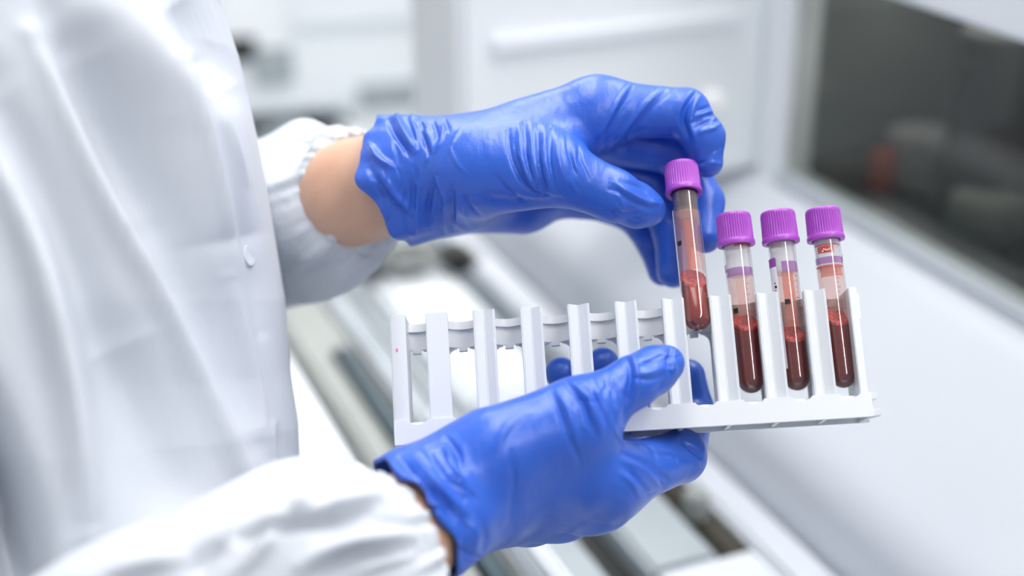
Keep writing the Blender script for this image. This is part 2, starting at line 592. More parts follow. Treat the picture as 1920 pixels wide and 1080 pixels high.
sL = [
    (-1.5, 5, [(953, 245), (956, 286), (967, 321), (983, 350), (1006, 367), (1050, 374)]),
    (-0.9, 4, [(964, 262), (968, 298), (982, 335), (1000, 352)]),
    (0.8, 5, [(972, 232), (976, 290), (990, 335), (1010, 358)]),
    (-0.9, 4, [(984, 228), (986, 300), (1000, 345)]),
    (0.7, 5, [(996, 235), (998, 300), (1012, 350)]),
    (-1.1, 4, [(1008, 236), (1010, 315), (1026, 366)]),
    (0.7, 5, [(1020, 240), (1020, 300), (1034, 355)]),
    (-0.9, 4, [(1034, 240), (1029, 303), (1043, 362)]),
    (0.6, 5, [(1047, 250), (1045, 300), (1062, 345)]),
    (-0.7, 4, [(1061, 246), (1067, 295), (1084, 334)]),
    (-0.6, 4, [(1083, 270), (1090, 305), (1104, 335)]),
    (-1.6, 9, [(1050, 376), (1000, 384), (950, 380), (915, 372)]),
    (-0.8, 5, [(930, 330), (948, 355), (985, 378)]),
    (0.9, 5, [(1178, 160), (1150, 205), (1116, 270)]),
    (-0.6, 5, [(1188, 165), (1160, 212), (1126, 275)]),
    (0.9, 5, [(1250, 160), (1208, 197), (1143, 280)]),
    (-0.6, 5, [(1258, 170), (1220, 205), (1160, 280)]),
    (-1.8, 6, [(1310, 168), (1288, 195), (1278, 225), (1290, 262)]),
    (0.9, 5, [(1312, 178), (1300, 200), (1293, 228), (1304, 262)]),
    (-0.7, 4, [(1306, 208), (1322, 204), (1336, 196)]),
    (0.6, 4, [(1306, 218), (1326, 212), (1342, 208)]),
    (-0.8, 4, [(1303, 240), (1320, 230), (1342, 226)]),
    (0.7, 5, [(1305, 252), (1322, 244), (1346, 240)]),
    (-0.5, 4, [(1325, 300), (1335, 285), (1352, 275)]),
    (1.0, 6, [(1152, 342), (1185, 366), (1215, 380), (1240, 380)]),
    (-0.7, 5, [(1150, 352), (1185, 378), (1222, 392)]),
    (-0.6, 5, [(1165, 340), (1200, 350), (1232, 368)]),
    (-0.8, 5, [(1130, 395), (1160, 400), (1200, 402)]),
    # wrist and cuff
    (1.8, 7, [(742, 214), (750, 237), (779, 282)]),
    (-1.5, 6, [(730, 225), (738, 250), (770, 295)]),
    (2.0, 7, [(692, 272), (712, 300), (738, 314)]),
    (-1.6, 8, [(690, 305), (700, 330), (727, 376), (765, 412)]),
    (1.2, 6, [(715, 325), (740, 365), (775, 400)]),
    (-1.2, 5, [(789, 243), (797, 268), (804, 290)]),
    (0.9, 5, [(797, 240), (808, 265), (812, 285)]),
    (-0.9, 4, [(812, 228), (820, 248), (822, 266)]),
    (-0.7, 4, [(832, 222), (838, 236), (842, 246)]),
    (-1.4, 6, [(848, 352), (846, 390), (850, 432)]),
    (1.0, 6, [(834, 356), (832, 395), (836, 430)]),
    (-1.4, 6, [(817, 330), (800, 380), (806, 428)]),
    (1.0, 6, [(789, 340), (780, 380), (790, 425)]),
    (-1.1, 6, [(768, 330), (776, 360), (772, 400)]),
    (-0.7, 5, [(868, 360), (880, 385), (905, 410)]),
    (0.7, 6, [(860, 365), (866, 390), (880, 420)]),
]
sL += crinkles(1, 26, 700, 860, 220, 430, 80, 22, (25, 60), (.4, .8))
sL += crinkles(2, 9, 1130, 1240, 345, 415, 25, 20, (20, 45), (.25, .5))
sL += crinkles(3, 8, 1300, 1350, 200, 320, -20, 20, (18, 34), (.3, .55))
sL += crinkles(4, 10, 960, 1090, 240, 360, 80, 12, (30, 60), (.25, .5))
sculpt(VL, FL, [(a * 1.35, w * .9, p) for a, w, p in sL])
gl1 = link('glove', to_mesh_cam('glove', VL, FL, PLOC), M['glove'], person, True)
gl1['label'] = 'blue glove pinching the lifted tube'

# ---- the nearer hand (wearer's right) carrying the rack
R_meta = [[(885, 865, -44, 72), (1145, 900, -30, 64)],
          [(880, 890, -42, 74), (1105, 930, -18, 62)],
          [(880, 925, -36, 78), (1050, 950, -6, 60)],
          [(890, 955, -28, 78), (990, 962, 6, 56)]]
R_extra = [[(940, 850, -46, 72), (1075, 800, -42, 62)],
           [(1080, 800, -42, 60), (1118, 880, -36, 54)],
           [(1100, 900, -26, 60), (1140, 930, -18, 50)]]
R_thumb = [(940, 840, -50, 66), (1090, 772, -42, 55), (1188, 716, -34, 47), (1226, 694, -28, 43), (1250, 681, -25, 34)]
R_fing = [[(1145, 900, -30, 62), (1275, 856, 4, 48), (1302, 770, 38, 36), (1290, 706, 38, 33)],
          [(1105, 930, -18, 60), (1205, 886, 22, 46), (1180, 760, 46, 36), (1130, 682, 44, 31)],
          [(1050, 950, -6, 56), (1130, 905, 36, 42), (1095, 770, 56, 35), (1052, 700, 50, 31)],
          [(990, 962, 6, 52), (1050, 920, 44, 40), (1030, 850, 58, 34), (1010, 815, 52, 30)]]
R_arm = [(900, 915, -40, 100), (800, 962, -56, 124), (700, 1030, -74, 146)]
R_cuff = (px(775, 975, -60), np.array([-0.76, -0.45, -0.45]), R_arm, 0.6, True, 2.2)
fnR = hand_fn(R_meta, R_fing, R_thumb, R_extra, R_cuff)
lo, hi = bounds(sum(R_meta, []) + R_thumb + sum(R_fing, []) + R_arm)
VR, FR = polygonise(fnR, lo, hi, VOX)
sculpt.N = vnormals(VR, FR)
sR = [
    (-1.6, 6, [(1172, 662), (1185, 701), (1178, 748), (1170, 792)]),
    (0.8, 5, [(1184, 660), (1197, 700), (1190, 745)]),
    (-0.8, 5, [(1190, 709), (1218, 712), (1246, 704)]),
    (0.8, 6, [(1200, 700), (1222, 700), (1240, 690)]),
    (-0.9, 4, [(1258, 655), (1252, 680), (1256, 704)]),
    (0.7, 5, [(1266, 660), (1262, 685), (1268, 700)]),
    (-0.7, 4, [(1205, 680), (1225, 676), (1245, 664)]),
    (-1.6, 6, [(1062, 718), (1096, 756), (1113, 812)]),
    (1.0, 7, [(1078, 718), (1110, 756), (1128, 815)]),
    (-1.2, 5, [(1034, 740), (1049, 769), (1062, 815)]),
    (0.9, 6, [(1046, 732), (1066, 768), (1080, 820)]),
    (-1.0, 5, [(1100, 724), (1128, 765), (1140, 800)]),
    (-0.7, 5, [(1130, 700), (1148, 740), (1152, 790)]),
    (-0.8, 6, [(1064, 815), (1080, 845), (1090, 875)]),
    (-1.2, 6, [(1164, 848), (1215, 867), (1250, 900)]),
    (0.9, 6, [(1166, 862), (1208, 880), (1238, 912)]),
    (-0.8, 5, [(1168, 875), (1195, 895), (1215, 925)]),
    (0.7, 5, [(1164, 888), (1185, 905), (1200, 932)]),
    (-1.2, 5, [(1276, 826), (1300, 842), (1320, 862)]),
    (0.7, 5, [(1280, 842), (1298, 856), (1312, 876)]),
    (-0.6, 5, [(1225, 850), (1260, 852), (1290, 862)]),
    (-0.8, 8, [(960, 850), (966, 910), (955, 980)]),
    (0.8, 9, [(930, 840), (948, 800), (990, 775)]),
    # wrist and cuff
    (2.2, 9, [(730, 868), (780, 922), (838, 988), (852, 1032)]),
    (-2.2, 9, [(718, 888), (765, 940), (820, 1005), (835, 1045)]),
    (-2.0, 8, [(752, 862), (800, 915), (850, 970)]),
    (1.8, 8, [(778, 855), (818, 910), (868, 958)]),
    (-1.5, 7, [(800, 845), (838, 895), (868, 935)]),
    (1.2, 7, [(828, 838), (848, 870), (862, 900)]),
    (-1.2, 6, [(838, 822), (860, 850), (868, 885)]),
    (-1.2, 7, [(862, 960), (875, 1000), (868, 1050)]),
    (1.0, 8, [(880, 950), (895, 995), (888, 1045)]),
    (-0.8, 7, [(900, 965), (912, 1005), (905, 1040)]),
    (-0.8, 7, [(1100, 985), (1060, 1010), (1020, 1018)]),
]
sR += crinkles(5, 26, 730, 890, 850, 1040, 55, 20, (25, 60), (.4, .9))
sR += crinkles(6, 10, 1030, 1160, 715, 830, 65, 18, (25, 55), (.3, .6))
sR += crinkles(7, 8, 1180, 1275, 660, 730, -10, 30, (18, 40), (.3, .5))
sR += crinkles(8, 8, 1170, 1310, 840, 930, 45, 20, (20, 45), (.3, .6))
sculpt(VR, FR, [(a * 1.3, w * .9, p) for a, w, p in sR])
gl2 = link('glove', to_mesh_cam('glove', VR, FR, PLOC), M['glove'], person, True)
gl2['label'] = 'blue glove carrying the rack'

# ---- body under the clothes: trunk, arms and wrists, one skin
def coat_edge(y):
    return np.interp(y, [-400, 0, 90, 260, 420, 560, 700, 800, 915, 1080, 1700],
                     [330, 402, 432, 470, 500, 525, 537, 553, 557, 575, 640])


def body_fn(P):
    cz = 660.
    top = np.array([-330., 300, cz - 20]); bot = np.array([-280., -380, cz])
    d = cap_sd(P * np.array([1, 1, 0.8]), top * np.array([1, 1, .8]), bot * np.array([1, 1, .8]), 70, 76)
    def arm(d, pts):
        f = None
        for p, q in zip(pts[:-1], pts[1:]):
            s = cap_sd(P, p[0], q[0], p[1], q[1])
            f = s if f is None else smin(f, s, 10)
        return smin(d, f, 20)
    d = arm(d, [(px(860, 330, 52), 17.), (px(740, 340, 62), 23.), (px(660, 362, 76), 24.5), (px(430, 430, 190), 36.), (np.array([-320., 160, 860.]), 48.)])
    d = arm(d, [(px(900, 905, -38), 15.), (px(800, 965, -56), 20.), (px(725, 1030, -74), 22.), (px(300, 1235, -125), 33.), (px(-300, 1560, -150), 40.), (np.array([-420., 0, 620.]), 42.)])
    return d


VB, FB = polygonise(body_fn, (-480, -520, 380), (40, 430, 960), 4.0)
link('body', to_mesh_cam('body', VB, FB, PLOC), M['skin'], person, True)

# ---- lab coat
nth, nv = 360, 420
ys = np.linspace(-520, 1500, nv)
th = np.linspace(0, 2 * np.pi, nth, endpoint=False)
CZ = 655.0
VC = np.zeros((nv, nth, 3))
for i, y in enumerate(ys):
    e = (coat_edge(y) - 960) / FPX * CZ
    yy = (540 - y) / FPX * CZ
    rx, rz = 172.0, 150.0
    x = e - rx + rx * np.cos(th)
    z = CZ + rz * np.sin(th) * np.where(np.sin(th) < 0, 1.0, 1.25)
    k = 5.0 * np.sin(7 * th + 0.004 * y) + 3.5 * np.sin(12 * th - 0.006 * y + 1.0)
    amp = 0.16
    x = x + amp * k * np.cos(th) * 0.5
    z = z + amp * k * np.sin(th)
    VC[i, :, 0] = x; VC[i, :, 1] = yy * (z / CZ) ** 0; VC[i, :, 2] = z
VC = VC.reshape(-1, 3)
FCs = []
i = np.arange(nth); j = (i + 1) % nth
for k in range(nv - 1):
    FCs.append(np.stack([k * nth + i, k * nth + j, (k + 1) * nth + j, (k + 1) * nth + i], -1))
FC = np.concatenate(FCs)
sculpt.N = vnormals(VC, FC)
if (sculpt.N[:, 2] * (VC[:, 2] - CZ)).mean() < 0:
    FC = FC[:, ::-1]; sculpt.N = -sculpt.N
sC = [
    (8, 20, [(60, 60), (130, 210), (215, 400), (330, 600), (420, 790), (475, 940)]),
    (-6, 40, [(150, 90), (235, 280), (340, 500), (425, 680), (480, 830)]),
    (13, 70, [(150, -40), (250, 90), (335, 200), (380, 330), (410, 470)]),
    (-5, 35, [(330, 0), (390, 90), (430, 170)]),
    (3, 13, [(345, 110), (395, 230), (428, 370), (446, 480), (470, 620)]),
    (-2.5, 14, [(372, 120), (416, 230), (446, 360), (466, 480), (490, 620)]),
    (1.5, 8, [(400, 170), (436, 250), (462, 340)]),
    (-9, 50, [(-20, 160), (80, 350), (190, 600), (250, 850), (300, 1000)]),
    (9, 28, [(-30, 250), (60, 440), (110, 640), (140, 800), (170, 1000)]),
    (-5, 40, [(60, -60), (120, 60), (200, 250), (280, 420)]),
    (3, 14, [(430, 520), (465, 680), (505, 870)]),
    (-8, 60, [(230, 640), (300, 800), (350, 960)]),
    (2, 5, [(512, 795), (518, 850), (526, 915)]),
    (-1.5, 5, [(522, 800), (528, 850), (536, 915)]),
    (-34, 42, [(-80, 700), (-10, 860), (40, 1010), (60, 1200)]),
]
sculpt(VC, FC, [(a * 1.35, w, p) for a, w, p in sC])
coat = link('lab_coat', to_mesh_cam('lab_coat', VC, FC, PLOC), M['coat'], person, True)

# snap fastener on the coat front
Xc = 960 + VC[:, 0] / VC[:, 2] * FPX; Yc = 540 - VC[:, 1] / VC[:, 2] * FPX
kb = np.argmin((Xc - 468) ** 2 + (Yc - 478) ** 2 + np.where(VC[:, 2] > CZ, 1e6, 0))
bp_, bn_ = Vector(c2w(VC[kb])), rot_w(sculpt.N[kb]).normalized()
V, F = lathe([(0.0001, 0.0001), (0.0035, 0.0001), (0.0044, 0.0003), (0.0050, 0.0), (0.0050, -0.002)], 32)
sb = link('snap_button', mesh_np('snap_button', V, F), M['coat'], coat, True)
sb.matrix_local = Matrix.Translation(bp_ - Vector(PLOC)) @ bn_.to_track_quat('Z', 'Y').to_matrix().to_4x4()


def sleeve(name, path, wr, seed, label, seg_n=150, ring_n=220):
    """path rows: x px, y px, dz, radius mm; first row is the wrist rim"""
    rows = [list(px(p[0], p[1], p[2])) + [p[3]] for p in path]
    C = smooth_path(rows, seg_n)
    T = np.gradient(C[:, :3], axis=0); T /= np.linalg.norm(T, axis=1)[:, None]
    T[:12] = T[12]
    s = np.concatenate([[0], np.cumsum(np.linalg.norm(np.diff(C[:, :3], axis=0), axis=1))])
    th = np.linspace(0, 2 * np.pi, ring_n, endpoint=False)
    r0 = np.random.default_rng(seed)
    V = []
    up = np.array([0, 1.0, 0])
    # rim turned inward first
    rows2 = [(0, -7.0, 10.0), (0, -4.0, 4.0), (0, -1.6, 0.2)] + [(k, 0, 0) for k in range(seg_n)]
    comp = [(r0.integers(2, 7), r0.uniform(0, 6.28), r0.uniform(0.02, 0.07) * r0.choice([-1, 1]), r0.uniform(.6, 1)) for _ in range(7)]
    for (k, dr, back) in rows2:
        c = C[k, :3] + T[k] * back
        t = T[k]
        a = np.cross(t, up); a /= np.linalg.norm(a); b = np.cross(a, t)
        d = s[k]
        gath = np.exp(-d / 14.0)
        f = np.zeros(ring_n)
        for (m, ph, sp, am) in comp:
            f += am * np.sin(m * th + ph + sp * d)
        f *= 1.5 * (1 - np.exp(-d / 20)) * wr
        gt = gath * (1.1 * np.sin(23 * th + 1.5 * np.sin(3 * th) + seed) + 0.7 * np.sin(37 * th + seed))
        band = 0.9 * np.exp(-((d - 6) / 3.0) ** 2) - 1.0 * np.exp(-((d - 13) / 4.0) ** 2)
        r = C[k, 3] + dr + f + gt + band
        V.append(c + np.outer(r * np.cos(th), a) + np.outer(r * np.sin(th), b))
    n = len(rows2)
    V = np.concatenate(V)
    i = np.arange(ring_n); j = (i + 1) % ring_n
    F = np.concatenate([np.stack([k * ring_n + i, k * ring_n + j, (k + 1) * ring_n + j, (k + 1) * ring_n + i], -1) for k in range(n - 1)])
    N = vnormals(V, F)
    cen = C[[r_[0] for r_ in rows2], :3].repeat(ring_n, 0)
    if (N * (V - cen)).sum(1).mean() < 0:
        F = F[:, ::-1]; N = -N
    sculpt.N = N
    return V, F


# farther sleeve
V, F = sleeve('sleeve', [(690, 345, 80, 27.5), (664, 358, 88, 34), (622, 382, 100, 42), (560, 402, 120, 45),
                         (470, 425, 160, 47), (330, 420, 230, 55), (200, 250, 260, 62)], 1.0, 3, '')
sculpt(V, F, [
    (3, 10, [(600, 250), (585, 290), (560, 330), (510, 350)]),
    (-2.5, 9, [(590, 240), (560, 285), (510, 320)]),
    (3, 12, [(640, 420), (600, 470), (550, 500)]),
    (-3, 12, [(660, 460), (610, 510), (550, 530)]),
    (2.5, 10, [(700, 470), (640, 520), (580, 550)]),
])
link('sleeve', to_mesh_cam('sleeve', V, F, PLOC), M['coat_sleeve'], coat, True)
# nearer sleeve
V, F = sleeve('sleeve', [(728, 1030, -76, 30), (700, 1044, -82, 36), (655, 1062, -90, 41), (580, 1085, -100, 45),
                         (460, 1145, -112, 46), (300, 1235, -125, 47), (60, 1400, -140, 54), (-300, 1560, -150, 62)], 1.2, 11, '')
sculpt(V, F, [
    (6, 13, [(705, 925), (640, 945), (560, 955), (470, 990)]),
    (-6, 13, [(690, 965), (620, 980), (540, 982), (450, 1012)]),
    (6, 13, [(765, 1005), (700, 1005), (620, 1018), (560, 1060)]),
    (-6, 12, [(750, 1040), (690, 1033), (640, 1048), (590, 1085)]),
    (4, 10, [(770, 1045), (715, 1052), (660, 1075)]),
    (5, 12, [(570, 930), (525, 985), (480, 1040), (440, 1080)]),
    (-6, 16, [(420, 1010), (380, 1050), (360, 1090)]),
    (6, 16, [(330, 1045), (260, 1060), (200, 1080)]),
    (-4, 10, [(640, 905), (600, 940), (520, 950)]),
])
link('sleeve', to_mesh_cam('sleeve', V, F, PLOC), M['coat_sleeve'], coat, True)

# ------------------------------------------------------------------ tube rack
r_ = math.radians(3.5); tl = math.radians(13)
ex = np.array([math.cos(r_), math.sin(r_), 0]); ez0 = np.array([-math.sin(r_), math.cos(r_), 0]); zz = np.array([0, 0, 1.0])
ez = ez0 * math.cos(tl) + zz * math.sin(tl)
ey = zz * math.cos(tl) - ez0 * math.sin(tl)
RO = pw(1188, 764, -14)
RX, RY, RZ = rot_w(ex), rot_w(ey), rot_w(ez)
MR = Matrix((RX, RY, RZ)).transposed().to_4x4()
MR.translation = RO
rack = empty('test_tube_rack', mat=MR)
tag(rack, 'white plastic ten slot tube rack held between blue gloved fingers', 'rack')
mm = 0.001
PT = 20.86
HP = 47.5
def R_(pts): return [(a * mm, b * mm) for a, b in pts]
vprof = R_([(-4.9, 0), (-4.2, -0.5), (0, 2.9), (4.2, -0.5), (4.9, 0), (4.9, 4.0), (1.4, 5.6), (-1.4, 5.6), (-4.9, 4.0)])
flat = R_([(-4.9, 0), (4.9, 0), (4.9, 4.0), (1.4, 5.6), (-1.4, 5.6), (-4.9, 4.0)])
vme = None
for k in range(1, 10):
    if k == 1:
        o = prism('post', flat, 2, -1 * mm, HP * mm, M['rack'], rack, bevel=0.0004)
    elif vme is None:
        o = prism('post', vprof, 2, -1 * mm, HP * mm, M['rack'], rack, bevel=0.00035); vme = o.data
    else:
        o = link('post', vme, None, rack)
    o.location = ((k - 5) * PT * mm, 0, 0)
prism('end_wall', R_([(-104.2, 1.0), (-103, 0), (-97.2, 0), (-97.2, 22), (-103, 22), (-104.2, 21)]), 2, -12.5 * mm, HP * mm, M['rack'], rack, bevel=0.0004)
prism('end_wall', R_([(98.4, 0), (102.2, 1.2), (102.2, 21), (98.4, 22)]), 2, -2 * mm, HP * mm, M['rack'], rack, bevel=0.0004)
bm = bmesh.new(); bmesh.ops.create_uvsphere(bm, u_segments=12, v_segments=8, radius=0.0007)
o = bm_obj('pink_spot', bm, mat('pink_ink', lin(226, 120, 160), .5), rack, smooth=True)
o.location = (-101.4 * mm, 0.0, 31.5 * mm); o.scale = (0.8, 0.12, 1.4)
# scalloped upper band, one curved strip for each slot
bm = bmesh.new()
n = 14
half = PT / 2
inner, outer = [], []
for q in range(n + 1):
    a = math.pi * (0.06 + 0.88 * q / n)
    inner.append((-math.cos(a) * 9.6 * mm, (6.5 + math.sin(a) * 12.5) * mm))
    outer.append((-math.cos(a) * 11.2 * mm, (6.5 + math.sin(a) * 14.0) * mm))
add_prism(bm, inner + outer[::-1], 2, 34.5 * mm, 45.5 * mm)
bo = bm_obj('holder_band', bm, M['rack'], rack, smooth=True)
bo.location = ((0.5 - 5) * PT * mm, 0, 0)
bands = [bo]
for k in range(1, 10):
    o = link('holder_band', bo.data, None, rack); o.location = ((k + 0.5 - 5) * PT * mm, 0, 0)
bm = bmesh.new()
inner, outer = [], []
for q in range(n + 1):
    a = math.pi * (0.06 + 0.88 * q / n)
    inner.append((-math.cos(a) * 8.6 * mm, (6.5 + math.sin(a) * 11.2) * mm))
    outer.append((-math.cos(a) * 11.3 * mm, (6.5 + math.sin(a) * 14.2) * mm))
add_prism(bm, inner + outer[::-1], 2, 42.6 * mm, 46.2 * mm)
ro = bm_obj('band_rim', bm, M['rack'], rack, smooth=True)
ro.location = ((0.5 - 5) * PT * mm, 0, 0)
for k in range(1, 10):
    o = link('band_rim', ro.data, None, rack); o.location = ((k + 0.5 - 5) * PT * mm, 0, 0)
# little nubs under the band
nb = box('nub', (-1.9 * mm, 18.0 * mm, 32.6 * mm), (1.9 * mm, 20.4 * mm, 34.8 * mm), M['rack'], rack, bevel=0.0002)
nb.location = ((0.5 - 5) * PT * mm, 0, 0)
for k in range(1, 10):
    o = link('nub', nb.data, None, rack); o.location = ((k + 0.5 - 5) * PT * mm, 0, 0)
# rear wall: columns flaring into arches
arch = []
for q in range(7):
    a = math.pi / 2 * q / 6
    arch.append((7.6 - 4.0 * math.sin(a) , 29.5 + 4.2 * (1 - math.cos(a))))
poly = [(-3.4, -2), (3.4, -2), (3.4, 29.5)]
cr = [(3.4 + 4.2 * (1 - math.cos(math.pi / 2 * q / 6)), 29.5 + 4.6 * math.sin(math.pi / 2 * q / 6)) for q in range(1, 7)]
poly = poly + cr + [(7.6, 36), (-7.6, 36)] + [(-a, b) for a, b in cr[::-1]] + [(-3.4, 29.5)]
co = prism('rear_column', R_(poly), 1, 18.6 * mm, 21.0 * mm, M['rack'], rack)
co.location = ((1 - 5) * PT * mm, 0, 0)
for k in range(2, 10):
    o = link('rear_column', co.data, None, rack); o.location = ((k - 5) * PT * mm, 0, 0)
# webs joining each post to its rear column (dark when looking into a slot)
wb = box('web', (-1.0 * mm, 5.0 * mm, -1.5 * mm), (1.0 * mm, 19 * mm, 40 * mm), M['rack'], rack)
wb.location = ((1 - 5) * PT * mm, 0, 0)
for k in range(2, 10):
    o = link('web', wb.data, None, rack); o.location = ((k - 5) * PT * mm, 0, 0)
# base: floor plate, front and rear lips with scooped edge, ribs below
def lip_poly(x0, x1):
    top = [(x0, 0.4)]
    for k in range(10):
        c = (k + .5 - 5) * PT
        for q in range(9):
            a = math.pi * q / 8
            top.append((c - 4.6 * math.cos(a), 0.4 - 2.2 * math.sin(a) ** 1.5))
    top.append((x1, 0.4))
    return [(x1, -10.2), (x0, -10.2)] + top
prism('front_lip', R_(lip_poly(-104.0, 103.0)), 1, -0.6 * mm, 1.6 * mm, M['rack'], rack)
prism('rear_lip', R_(lip_poly(-104.0, 104.0)), 1, 20.0 * mm, 22.2 * mm, M['rack'], rack)
box('floor_plate', (-104 * mm, 1.6 * mm, -4.2 * mm), (104 * mm, 20 * mm, -1.6 * mm), M['rack'], rack)
rb = box('rib', (-0.9 * mm, 1.6 * mm, -9.6 * mm), (0.9 * mm, 20 * mm, -4.2 * mm), M['rack'], rack)
rb.location = ((1 - 5) * PT * mm, 0, 0)
for k in range(2, 10):
    o = link('rib', rb.data, None, rack); o.location = ((k - 5) * PT * mm, 0, 0)
# raised ring seat at the foot of each slot
V, F = lathe([(4.2 * mm, -1.7 * mm), (4.6 * mm, -0.3 * mm), (6.6 * mm, -0.1 * mm), (7.4 * mm, -1.7 * mm)], 32)
sme = mesh_np('slot_seat', V, F); sme.materials.append(M['rack'])
for k in range(10):
    o = link('slot_seat', sme, None, rack, True); o.location = ((k + .5 - 5) * PT * mm, 10.5 * mm, 0)
# dovetail coupler on the right end
prism('end_coupler', R_([(101, 0.5), (106.5, -0.8), (105, 4), (103, 10.5), (105, 17), (106.5, 22), (101, 20)]), 2, -10.2 * mm, -6.8 * mm, M['rack'], rack, bevel=0.0003)
prism('end_coupler', R_([(101, 1), (105.6, 0.2), (103.6, 6), (103.6, 15), (105.6, 20), (101, 19)]), 2, -2.8 * mm, 0.4 * mm, M['rack'], rack, bevel=0.0003)

# ------------------------------------------------------------------ sample tubes
TR = 6.15
LEN = 68.5   # glass length below the cap lip
CAPZ = 67.0
CAPH = 15.0


def shell(name, r, a0, a1, z0, z1, mt, parent, n=24, nz=1):
    """a strip of a cylinder wall facing -y at angle 0, degrees positive to the right, mm"""
    V = []; F = []
    th = np.radians(np.linspace(a0, a1, n + 1))
    for q in range(nz + 1):
        z = z0 + (z1 - z0) * q / nz
        for t in th:
            V.append((r * math.sin(t) * mm, -r * math.cos(t) * mm, z * mm))
    for q in range(nz):
        for i in range(n):
            b = q * (n + 1) + i
            F.append((b, b + 1, b + n + 2, b + n + 1))
    me = mesh_np(name, np.array(V), np.array(F))
    return link(name, me, mt, parent, True)


def hemi(r, z0, n=10):
    return [(max(r * math.sin(math.pi / 2 * k / n), 0.02), z0 + r - r * math.cos(math.pi / 2 * k / n)) for k in range(n + 1)]


gprof = [(a * mm, b * mm) for a, b in hemi(TR, 0) + [(TR, 30), (TR, LEN)]]
V, F = lathe(gprof, 56)
glass_me = mesh_np('tube_wall', V, F); glass_me.materials.append(M['glass'])
# ribbed cap
NR = 42
def rip(k, r, z, th):
    if 3.0 * mm < z < 13.2 * mm and r > 6.0 * mm:
        w = np.clip(np.sin(NR * th) * 2.2, -1, 1)
        return r + 0.17 * mm * w - 0.1 * mm
    return np.full(len(th), r)
cprof = [(6.3, 3.0), (6.5, 0.3), (7.6, 0), (8.35, 0.2), (8.5, 0.8), (8.45, 1.9), (8.1, 2.6), (8.0, 3.1), (7.95, 6), (7.88, 9.5), (7.8, 13.0),
         (7.78, 13.4), (7.6, 14.3), (7.1, 14.9), (6.2, 15.0), (5.9, 14.7), (3.0, 14.6), (0.02, 14.6)]
V, F = lathe([(a * mm, b * mm) for a, b in cprof], NR * 8, rip)
cap_me = mesh_np('cap', V, F); cap_me.materials.append(M['cap'])


def sample_tube(Mx, label, level, blood, extra):
    t = empty('blood_tube', mat=Mx)
    tag(t, label, 'test tube', 'purple capped blood tubes')
    link('tube_wall', glass_me, None, t, True)
    c = link('cap', cap_me, None, t, True, 50); c.location = (0, 0, CAPZ * mm)
    # liquid, its surface level with the ground
    zl = Mx.to_3x3().inverted() @ Vector((0, 0, 1))
    sx, sy = -zl.x / zl.z, -zl.y / zl.z
    R = TR - 0.45
    n = 56
    prof = hemi(R, 0.45)
    V, F = lathe([(a * mm, b * mm) for a, b in prof] + [(R * mm, level * mm)], n)
    k = len(V) - n
    V[k:, 2] = (level * mm) + sx * V[k:, 0] + sy * V[k:, 1]
    F = list(map(tuple, F)); V = list(map(tuple, V)); V.append((0, 0, level * mm)); ci = len(V) - 1
    F += [(k + i, k + (i + 1) % n, ci) for i in range(n)]
    me = bpy.data.meshes.new('blood'); me.from_pydata(V, [], F)
    link('blood', me, blood, t, True, 50)
    # froth on the surface, a slightly domed bubbly disc
    V = []; F = []
    rings = [(0, .5), (.35, .6), (.7, .5), (.92, .6), (1.0, .3), (1.0, -0.9)]
    for q, (f, h) in enumerate(rings):
        for i in range(n):
            a = 2 * math.pi * i / n
            x, y = R * 1.005 * f * math.cos(a), R * 1.005 * f * math.sin(a)
            j = random.uniform(-.22, .22) if 0 < f < 1 else 0
            V.append((x * mm, y * mm, (level + h + j + sx * x + sy * y) * mm))
    for q in range(len(rings) - 1):
        for i in range(n):
            F.append((q * n + i, q * n + (i + 1) % n, (q + 1) * n + (i + 1) % n, (q + 1) * n + i))
    me = bpy.data.meshes.new('froth'); me.from_pydata(V, [], F)
    link('froth', me, M['foam'], t, True)
    extra(t, level)
    return t


def tube_mat(cap_px, bot_px):
    """frame with z running from the tube's foot to the cap top; given as px,py,dz"""
    a = pw(*bot_px); b = pw(*cap_px)
    z = (b - a).normalized()
    y = Vector(rot_w(np.array([0, 0, 1.0])))
    x = y.cross(z).normalized(); y = z.cross(x)
    m = Matrix((x, y, z)).transposed().to_4x4(); m.translation = a
    return m


def rim_marks(t, a, z):
    shell('black_mark', TR + 0.12, a - 11, a + 11, z - 1.1, z + 1.1, M['black'], t, 6)


def grads(t, a, z0, z1, n, mt):
    for q in range(n):
        z = z0 + (z1 - z0) * q / (n - 1)
        w = 14 if q % 2 == 0 else 8
        shell('graduation', TR + 0.1, a, a + w, z, z + 0.28, mt, t, 3)


def ex1(t, lv):   # the lifted tube
    o = link('stopper', mesh_np('stopper', *lathe([(0.02 * mm, 57 * mm), (4.6 * mm, 57 * mm), (5.3 * mm, 58.5 * mm), (5.45 * mm, 67 * mm)], 40)), M['stopper'], t, True, 50)
    shell('wet_ring', TR - .5, -180, 180, 52.5, 57.5, M['film'], t, 40)
    shell('blood_film', TR - .55, -180, 180, lv + 2, 57, M['film'], t, 40)
    shell('blood_smear', TR - .62, -25, 22, lv + 2, 52, M['streak'], t, 10)
    shell('clear_label', TR + .06, -88, 88, 20, 58.5, M['label'], t, 30)
    shell('label_edge', TR + .1, -92, -74, 18, 58.5, M['paper'], t, 6)
    shell('label_edge', TR + .1, 76, 92, 22, 58.5, M['paper'], t, 6)
    rim_marks(t, -52, 41)
    grads(t, 28, 34, 50, 7, M['greyprint'])


